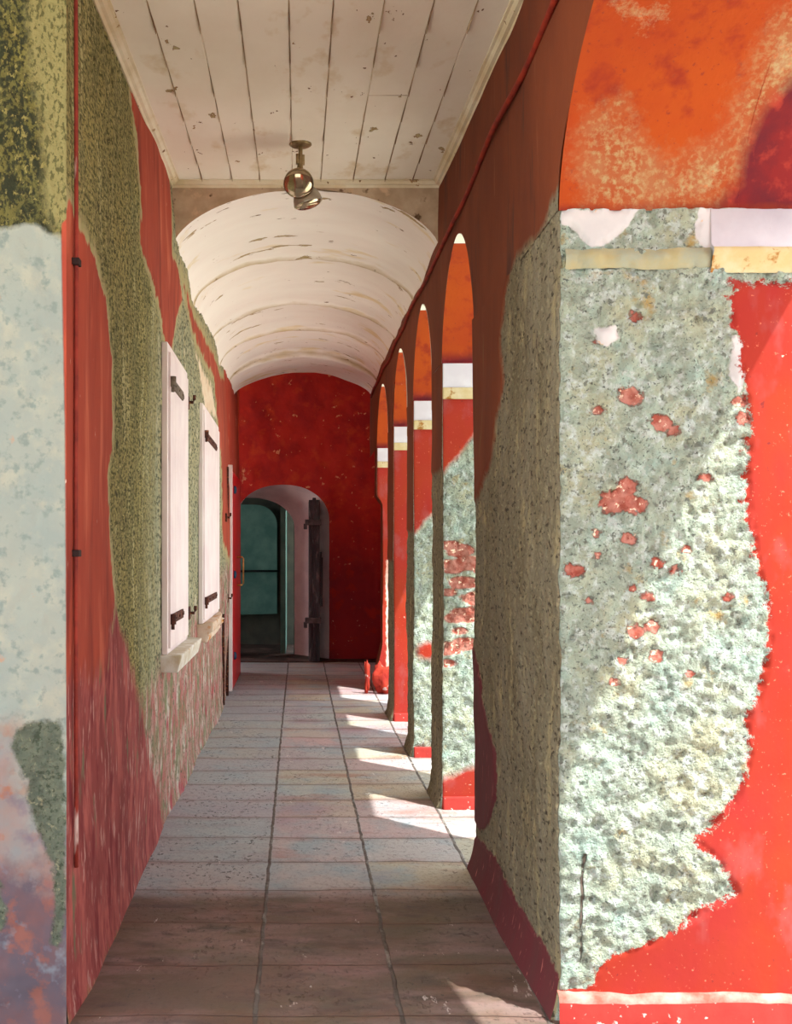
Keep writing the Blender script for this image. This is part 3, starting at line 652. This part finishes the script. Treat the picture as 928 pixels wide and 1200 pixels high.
# broken masonry at the foot of the end pier
def lump(name, c, r, seed, mat, parent=None, sc=(1, 1, 1)):
    bm = bmesh.new(); bmesh.ops.create_icosphere(bm, subdivisions=3, radius=r)
    V = np.array([v.co[:] for v in bm.verts]); d = 1+fbm(V+seed, 1.5/r, 3, seed)*1.1
    for v, q in zip(bm.verts, d): v.co = Vector((v.co.x*sc[0]*q+c[0], v.co.y*sc[1]*q+c[1], max(v.co.z*sc[2]*q+c[2], 0.0)))
    return bm_done(bm, name, mat, parent, c if parent is None else None, True)
m_rub = wallmat('red_rubble', dict(a=(176, 58, 40), b=(150, 44, 36), sc=10, sp=[((206, 176, 166), 12, .64, .02, (1, 1, 1))]), [])
o = lump('masonry_lump', (.93, 11.92, .17), .11, 4, m_rub, sc=(.9, .6, 1.5)); tag(o, 'jagged lump of broken red masonry at the foot of the end pier', 'rubble', 'fallen masonry by the end pier')
o = lump('masonry_shard', (.765, 11.93, .17), .06, 9, m_rub, sc=(.45, .4, 3.0)); tag(o, 'tall thin curved red shard standing left of the masonry lump', 'rubble', 'fallen masonry by the end pier')

# ---- far chamber, end wall with arched doorway
ZE = 15.6; AX, AW, AS, AR = -.235, .68, 2.05, .51
def arch(x, cx=AX, w=AW, s=AS, r=AR):
    t = np.clip(np.abs((x-cx)/w), 0, 1); return s+r*np.sqrt(np.maximum(0, 1-t**2.2))
parts = []
def endgrid(xs, bot, nh):
    P = []
    for x_ in xs:
        b = bot(x_)
        for t in np.linspace(0, 1, nh): P.append((x_, ZE, b+(4.25-b)*t))
    return np.array(P)
def mk_end(name, xs, bot, nh, parent=None):
    P = endgrid(xs, bot, nh); x, h = P[:, 0], P[:, 2]
    D = dict(pale=mx(sd(x, h, onZ(ZE, [(276, 545), (290, 540), (300, 556), (290, 570), (282, 590), (275, 590)]))-.12, .30-np.hypot(x-onZ(ZE, [(365, 520)])[0][0], (h-3.15)*1.2)-.34, sd(x, h, onZ(ZE, [(395, 690), (440, 680), (446, 730), (420, 775), (385, 775)]))-.22),
             low_shade=.9-h*.55)  # weaker light towards the foot of the wall, put into the colour
    P[:, 1] += fbm(P, 3, 3, 17)*.03
    me = grid_mesh(name, P, len(xs), nh, D); return link(name, me, m_far, parent)
xc = AX-AW*np.cos(np.linspace(0, math.pi, 60))
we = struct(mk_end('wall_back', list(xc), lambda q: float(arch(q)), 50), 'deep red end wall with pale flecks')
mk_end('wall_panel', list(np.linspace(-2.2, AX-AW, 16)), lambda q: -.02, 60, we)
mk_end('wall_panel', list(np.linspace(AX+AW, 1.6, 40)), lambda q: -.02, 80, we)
# skewed white passage
ns = 40
pr = []
for u in np.linspace(0, 1, ns):       # up the left jamb, round, down the right jamb
    pr.append(u)
def profile(cx, w, s, r, n=60):
    pts = [(cx-w, 0), (cx-w, s*.5)]
    for t in np.linspace(math.pi, 0, n): pts.append((cx+w*math.cos(t), float(arch(np.array(cx+w*math.cos(t)), cx, w, s, r))))
    return pts+[(cx+w, s*.5), (cx+w, 0)]
pa = profile(AX, AW, AS, AR); pb = profile(-.745, .68, 1.93, .47)
P = []
for t in np.linspace(0, 1, 10):
    for (a0, a1), (b0, b1) in zip(pa, pb): P.append((a0+(b0-a0)*t, ZE+(16.27-ZE)*t, a1+(b1-a1)*t))
P = np.array(P); P[:, 0] += fbm(P, 4, 2, 3)*.012
me = grid_mesh('reveal', P, 10, len(pa)); link('doorway_reveal', me, m_reveal, we)
# room beyond
struct(boxes('wall_inner_right', [(-.075, 1.0, 16.28, 16.36, 0, 2.9)], m_dark, None, 0), 'dark wall beside the passage')
P = []
for x_ in -.745-.68*np.cos(np.linspace(0, math.pi, 40)):
    b = float(arch(np.array(x_), -.745, .68, 1.93, .47))
    for t in (0, 1): P.append((x_, 16.275, b+(3.2-b)*t))
link('inner_arch_face', grid_mesh('inner_arch_face', np.array(P), 40, 2), m_dark, we)
struct(boxes('wall_inner_back', [(-3.2, .8, 18.0, 18.1, 0, 3.2)], m_dark, None, 0), 'back wall of the dark room')
struct(boxes('wall_inner_side', [(-.28, -.20, 16.36, 18.0, 0, 3.2)], m_teal, None, 0), 'dim teal side wall of the room beyond')
struct(boxes('ceiling_inner', [(-3.2, .8, 16.28, 18.1, 3.15, 3.2)], m_dark, None, 0), 'ceiling of the dark room')
struct(boxes('wall_inner_left', [(-3.2, -3.1, 16.28, 18.1, 0, 2.75)], m_dark, None, 0), 'unseen left wall of the dark room, open above for light')  # added out of view; stops short of the ceiling to let light in
struct(boxes('floor_inner', [(-3.1, 1.2, 15.25, 18.0, -.02, .016)], simple('dark_room_floor', (84, 66, 60), .9, (58, 46, 44), 2, sp=[((112, 84, 76), 5, .6, .08, (1, 1, 1))]), None, .004), 'added dark slab over the archway floor')  # added slab; the archway's darkness is put into its brown colour
# arched teal recess in the room beyond
Z7 = 17.7; s7 = Z7/F
bm = bmesh.new()
pts = [(-1.6, .52)]+[(-.36, .55)]
for t in np.linspace(0, math.pi/2, 14): pts.append((-.36-.42+.42*math.cos(t)**.8 if math.cos(t) > 0 else -.78, 2.02+.34*math.sin(t)))
pts += [(-1.6, 2.36)]
vs = [bm.verts.new((x_, Z7, h_)) for x_, h_ in pts]; f = bm.faces.new(vs)
r = bmesh.ops.extrude_face_region(bm, geom=[f]); bmesh.ops.translate(bm, vec=(0, .25, 0), verts=[v for v in r['geom'] if isinstance(v, bmesh.types.BMVert)])
o = bm_done(bm, 'teal_panel', m_teal, None); o.name = 'wall_panel_teal'; struct(o, 'arched teal panel inside the doorway')
bm = bmesh.new(); tube(bm, [(-1.62, Z7-.06, 1.255), (-1.0, Z7-.06, 1.255), (-.33, Z7-.06, 1.26)], .018, 8)
for xx in (-1.5, -.4): tube(bm, [(xx, Z7-.06, 1.257), (xx, Z7+.02, 1.257)], .012, 6)
tag(bm_done(bm, 'barrier_bar', simple('black_bar', (28, 30, 32), .6), None, (-1, Z7-.06, 1.255), True), 'black horizontal bar across the teal panel inside the doorway', 'bar')
# chamber sides; the unseen left side stays open to let sky light in
bm = bmesh.new(); add_box(bm, -2.2, XL, 14.0, 14.05, 0, 4.2); struct(bm_done(bm, 'wall_left_end', m_outer), 'end of the left wall')
struct(boxes('wall_chamber_right', [(1.5, 1.6, 13.3, ZE, 0, 4.2)], m_far, None, 0), 'red side wall of the end bay on the right')
# ---- roof
struct(boxes('roof', [(-4.2, 2.276, -.9, 19, 4.2, 4.3)], m_roof, None, 0), 'roof slab with eave over the arcade')
# block behind left wall (room volume)
struct(boxes('wall_outer_left', [(-4.1, -4.0, 3.6, 13.9, 0, 4.2)], m_roof, None, 0), 'far side of the building')

# ------------------------------------------------------------ shutters
def shutter(z0, z1, h0, h1, label):
    t = thing('window_shutter', (XL, (z0+z1)/2, h0), label, 'shutter', 'white shutters on the left wall')
    X0 = XL+.016
    fw = .05
    boxes('frame', [(X0-.02, X0+.014, z0, z0+.045, h0, h1), (X0-.02, X0+.014, z1-.04, z1, h0, h1), (X0-.02, X0+.014, z0+.045, z1-.04, h1-.045, h1), (X0-.02, X0+.012, z0+.045, z1-.04, h0, h0+.03)], m_white, t, .004)
    n = 4; bl = []
    e = np.linspace(z0+.05, z1-.045, n+1)
    for a, b in zip(e, e[1:]): bl.append((X0-.01, X0+.026, a+.0015, b-.0015, h0+.032, h1-.05))
    boxes('panel', bl, m_white, t, .003)
    return t, X0
def strap(t, X0, zs_, h, L_, mat, drop):
    bm = bmesh.new()
    add_box(bm, X0+.024, X0+.036, zs_+.02, zs_+L_, h-.028+drop, h+.028+drop, .004)
    add_box(bm, X0+.024, X0+.036, zs_+L_*.93, zs_+L_+.05, h-.013+drop, h+.013+drop, .005)
    tube(bm, [(X0+.038, zs_+.025, h-.03), (X0+.038, zs_+.025, h+.03)], .019, 10)
    tube(bm, [(X0+.038, zs_+.025, h-.06), (X0+.038, zs_+.025, h-.03)], .010, 8)
    for q in (.3, .6, .9): 
        r = bmesh.ops.create_icosphere(bm, subdivisions=1, radius=.009); bmesh.ops.translate(bm, vec=(X0+.037, zs_+L_*q, h+drop), verts=r['verts'])
    o = bm_done(bm, 'strap_hinge', mat, t)
    return o
t, X0 = shutter(6.13, 7.22, 1.0, 2.80, 'tall white plank shutter nearest the camera, above the intact white sill')
strap(t, X0, 6.17, 2.58, .62, m_iron, 0)['label'] = 'grey weathered upper hinge'
strap(t, X0, 6.17, 1.20, .62, m_rust, 0)
t, X0 = shutter(8.38, 10.05, 1.02, 2.76, 'white plank shutter further down the wall, above the broken sill')
strap(t, X0, 8.42, 2.52, 1.15, m_rust, 0); strap(t, X0, 8.42, 1.20, 1.15, m_rust, 0)
# sills
bm = bmesh.new(); add_box(bm, XL-.02, XL+.115, 6.10, 7.36, .90, 1.0, .010)
for v in bm.verts:
    if v.co.z < .95 and v.co.x > XL+.05: v.co.x -= .02
tag(bm_done(bm, 'window_sill', m_sill, None, (XL, 6.7, .9)), 'intact thick white sill under the nearest shutter', 'sill', 'sills under the shutters')
bm = bmesh.new(); add_box(bm, XL-.02, XL+.10, 8.34, 10.1, .88, 1.02, .012)
bmesh.ops.subdivide_edges(bm, edges=bm.edges, cuts=5, use_grid_fill=True)
V = np.array([v.co[:] for v in bm.verts]); d = fbm(V, 7, 3, 77)
for v, q in zip(bm.verts, d):
    k = max(0, (v.co.x-XL)/.1); v.co.z += q*.09*k; v.co.x += q*.09*k-max(0, (v.co.y-9.2))*.05*k
    if v.co.z < .95: v.co.x -= .03*k
tag(bm_done(bm, 'window_sill', simple('chipped_sill_plaster', (220, 204, 184), .9, (200, 176, 150), 6, bh=.6, sp=[((196, 124, 40), 7, .60, .03, (1, 1, 1))]), None, (XL, 9.2, .9), True), 'chipped and cracked sill stained yellow under the further shutter', 'sill', 'sills under the shutters')
# catches on the wall
def catch(z, h, label):
    bm = bmesh.new()
    add_box(bm, XL-.01, XL+.022, z-.05, z+.05, h-.045, h+.045, .006)
    tube(bm, [(XL, z, h), (XL+.05, z, h), (XL+.058, z, h+.02), (XL+.058, z, h+.05)], .011, 8)
    tag(bm_done(bm, 'shutter_catch', m_rust, None, (XL, z, h)), label, 'iron catch', 'iron catches on the left wall')
catch(7.42, 2.63, 'small rusty iron catch right of the nearest shutter near its top')
catch(7.50, 1.16, 'small rusty iron catch right of the nearest shutter near its foot')
catch(11.35, 1.95, 'small dark iron catch beside the red door, upper one')
catch(11.6, 1.08, 'small dark iron catch beside the red door, lower one')

# ---- red door at the far left
dr = thing('door_1', (XL, 12.7, 0), 'glossy red door at the far end of the left wall', None, kind='structure')
boxes('leaf', [(XL-.01, XL+.035, 12.0, 13.75, .02, 2.5)], m_reddoor, dr, .006)
boxes('edge_strip', [(XL-.01, XL+.040, 11.95, 11.998, .02, 2.56)], m_white, dr, .003)
boxes('jamb_shadow_strip', [(XL-.02, XL+.012, 11.72, 11.80, .0, 2.52)], m_rust, dr, .002)  # solid dark strip standing in for the shadow line at the jamb
for hh in (2.30, 1.32, .38):
    bm = bmesh.new(); lathe(bm, [(0, .0), (0, .045), (.02, .045), (.03, .03), (.034, 0)], (XL+.033, 12.35, hh), (1, 0, 0), 14); bm_done(bm, 'bolt_head', m_blue, dr, None, True)
bm = bmesh.new(); tube(bm, [(XL+.03, 12.9, 1.52), (XL+.10, 12.9, 1.52), (XL+.115, 12.9, 1.50), (XL+.115, 12.9, 1.20), (XL+.10, 12.9, 1.18), (XL+.03, 12.9, 1.18)], .010, 8)
bm_done(bm, 'pull_handle', m_brass, dr, None, True)
# ---- charcoal plank door edge-on in the archway
dw = thing('door_2', (.22, 15.5, 0), 'weathered charcoal plank door folded open in the white archway', None, kind='structure')
bm = bmesh.new()
for q, (a, b) in enumerate(((.145, .195), (.197, .245), (.247, .30))): add_box(bm, a, b, 15.18, 15.82-.06*q, .02, 2.32+(.03 if q == 1 else 0), .006)
bm_done(bm, 'leaf', m_wood, dw)
for hh in (2.0, .60):
    bm = bmesh.new(); add_box(bm, .09, .32, 15.15, 15.30, hh-.04, hh+.04, .006); add_box(bm, .07, .12, 15.13, 15.28, hh-.10, hh-.02, .006)
    bm_done(bm, 'hinge', simple('dull_iron_band', (96, 88, 90), .7, (70, 64, 66), 15), dw)
boxes('latch_bar', [(.302, .33, 15.2, 15.26, 1.35, 1.58), (.302, .33, 15.2, 15.26, .82, 1.16), (.302, .345, 15.2, 15.25, .80, 1.5)], m_wood, dw, .004)

# ------------------------------------------------------------ cables
rng = random.Random(3)
pts = []
for y in np.linspace(1.2, 13.0, 120):
    hh = 3.47+.012*math.sin(y*1.7)+.012*math.sin(y*4.1)+(-.02 if y < 3 else 0)
    pts.append((XR-.012+.004*math.sin(y*5), y, hh))
bm = bmesh.new(); tube(bm, pts, .013, 8)
cb = tag(bm_done(bm, 'wall_cable', m_cable, None, (XR, 6, 3.47), True), 'thick red-painted cable running along the top of the arches', 'cable')
pts = [(XL+.012, 3.70+.004*math.sin(h_*3), h_) for h_ in np.linspace(.5, 3.95, 40)]
cd = thing('wall_conduit', (XL, 3.7, .5), 'thin maroon conduit running up the left wall near its corner', 'conduit')
bm = bmesh.new(); tube(bm, pts, .0075, 8); bm_done(bm, 'tube', m_cablel, cd, None, True)
for hh in (2.60, 1.59):
    bm = bmesh.new(); add_box(bm, XL, XL+.026, 3.68, 3.725, hh-.012, hh+.012, .003); bm_done(bm, 'clip', simple('dark_clip', (44, 30, 28), .7), cd)
pts = [(XL+.015, 10.9+.01*math.sin(h_*4), h_) for h_ in np.linspace(.02, .95, 12)]
bm = bmesh.new(); tube(bm, pts, .014, 8)
tag(bm_done(bm, 'drain_pipe', m_rust, None, (XL, 10.9, 0), True), 'thin dark rusty pipe rising from the floor beside the broken sill', 'pipe')

# ------------------------------------------------------------ twin floodlight on the ceiling
m_lh = simple('tarnished_lamp_metal', (170, 150, 112), .38, (120, 98, 62), 12, metal=.6, bh=.4)
m_lg = simple('grey_lamp_shell', (176, 166, 148), .4, (150, 140, 124), 12, metal=.3)
gl = N('mirrored_lamp_glass', .10); gl.b.inputs['Metallic'].default_value = .85
gl.t.links.new(gl.spec(dict(a=(206, 190, 160), b=(160, 140, 112), sc=14)), gl.b.inputs['Base Color']); m_glass = gl.m
LX, LY = .010, 6.05; LZ = ceil_h(LY)
fl = thing('floodlight', (LX, LY, LZ), 'twin-headed reflector floodlight hanging from the board ceiling', 'light')
bm = bmesh.new(); lathe(bm, [(-.004, 0), (-.004, .062), (.006, .064), (.012, .055), (.014, .045), (.016, .02), (.016, 0)], (LX, LY, LZ), (0, 0, -1)); bm_done(bm, 'ceiling_plate', m_lh, fl, None, True)
bm = bmesh.new(); tube(bm, [(LX, LY, LZ-.01), (LX, LY, LZ-.05), (LX, LY, LZ-.075), (LX-.003, LY, LZ-.15), (LX-.004, LY, LZ-.165)], [.013, .012, .012, .018, .024], 12)
add_box(bm, LX-.026, LX-.010, LY-.015, LY+.015, LZ-.115, LZ-.060, .003); add_box(bm, LX+.008, LX+.024, LY-.012, LY+.012, LZ-.12, LZ-.065, .003)
bm_done(bm, 'swivel', m_lh, fl)
def head(org, ax, mat, nm):
    L_ = .17
    pr_ = [(0, 0), (0, .026), (.03, .030), (.045, .036), (.06, .050), (.085, .068), (.115, .080), (.135, .083), (.142, .085), (.148, .083)]
    bm = bmesh.new(); lathe(bm, pr_, org, ax); o = bm_done(bm, 'lamp_head', mat, fl, None, True)
    bm = bmesh.new(); lathe(bm, [(.146, .081), (.155, .076), (.165, .062), (.172, .040), (.175, .018), (.176, 0)], org, ax)
    bm_done(bm, 'lens', m_glass, o and fl, None, True)
    return o
head((LX-.008, LY-.0, LZ-.165), (-.02, -.80, -.75), m_lh, 'a')
head((LX+.004, LY+.03, LZ-.185), (.28, .10, -.95), m_lg, 'b')

# ------------------------------------------------------------ light
w = bpy.data.worlds.new('World'); SC.world = w; w.use_nodes = True
bg = w.node_tree.nodes['Background']; bg.inputs[0].default_value = (.88, .94, 1.0, 1); bg.inputs[1].default_value = 3.4
sl = bpy.data.lights.new('sun', 'SUN'); so = bpy.data.objects.new('sun', sl); COL.objects.link(so)
sl.energy = 8.4; sl.angle = math.radians(.6); sl.color = (1, .98, .93)
d = Vector((-.43, .43, -1)); so.rotation_euler = d.to_track_quat('-Z', 'Y').to_euler(); so.location = (8, -8, 12)

cam = bpy.data.cameras.new('camera'); co = bpy.data.objects.new('camera', cam); COL.objects.link(co)
co.location = (0, 0, EYE); co.rotation_euler = (math.pi/2, 0, 0)
cam.sensor_fit = 'VERTICAL'; cam.sensor_height = 36; cam.sensor_width = 36*928/1200; cam.lens = 36*F/1200
cam.shift_x = (464-CX)/1200; cam.shift_y = (CY-600)/1200; cam.clip_start = .05
SC.camera = co
SC.view_settings.view_transform = 'Standard'; SC.view_settings.look = 'None'; SC.view_settings.gamma = 1
SC.view_settings.use_curve_mapping = False; SC.view_settings.exposure = 0.12
SC.cycles.max_bounces = 10; SC.cycles.diffuse_bounces = 8
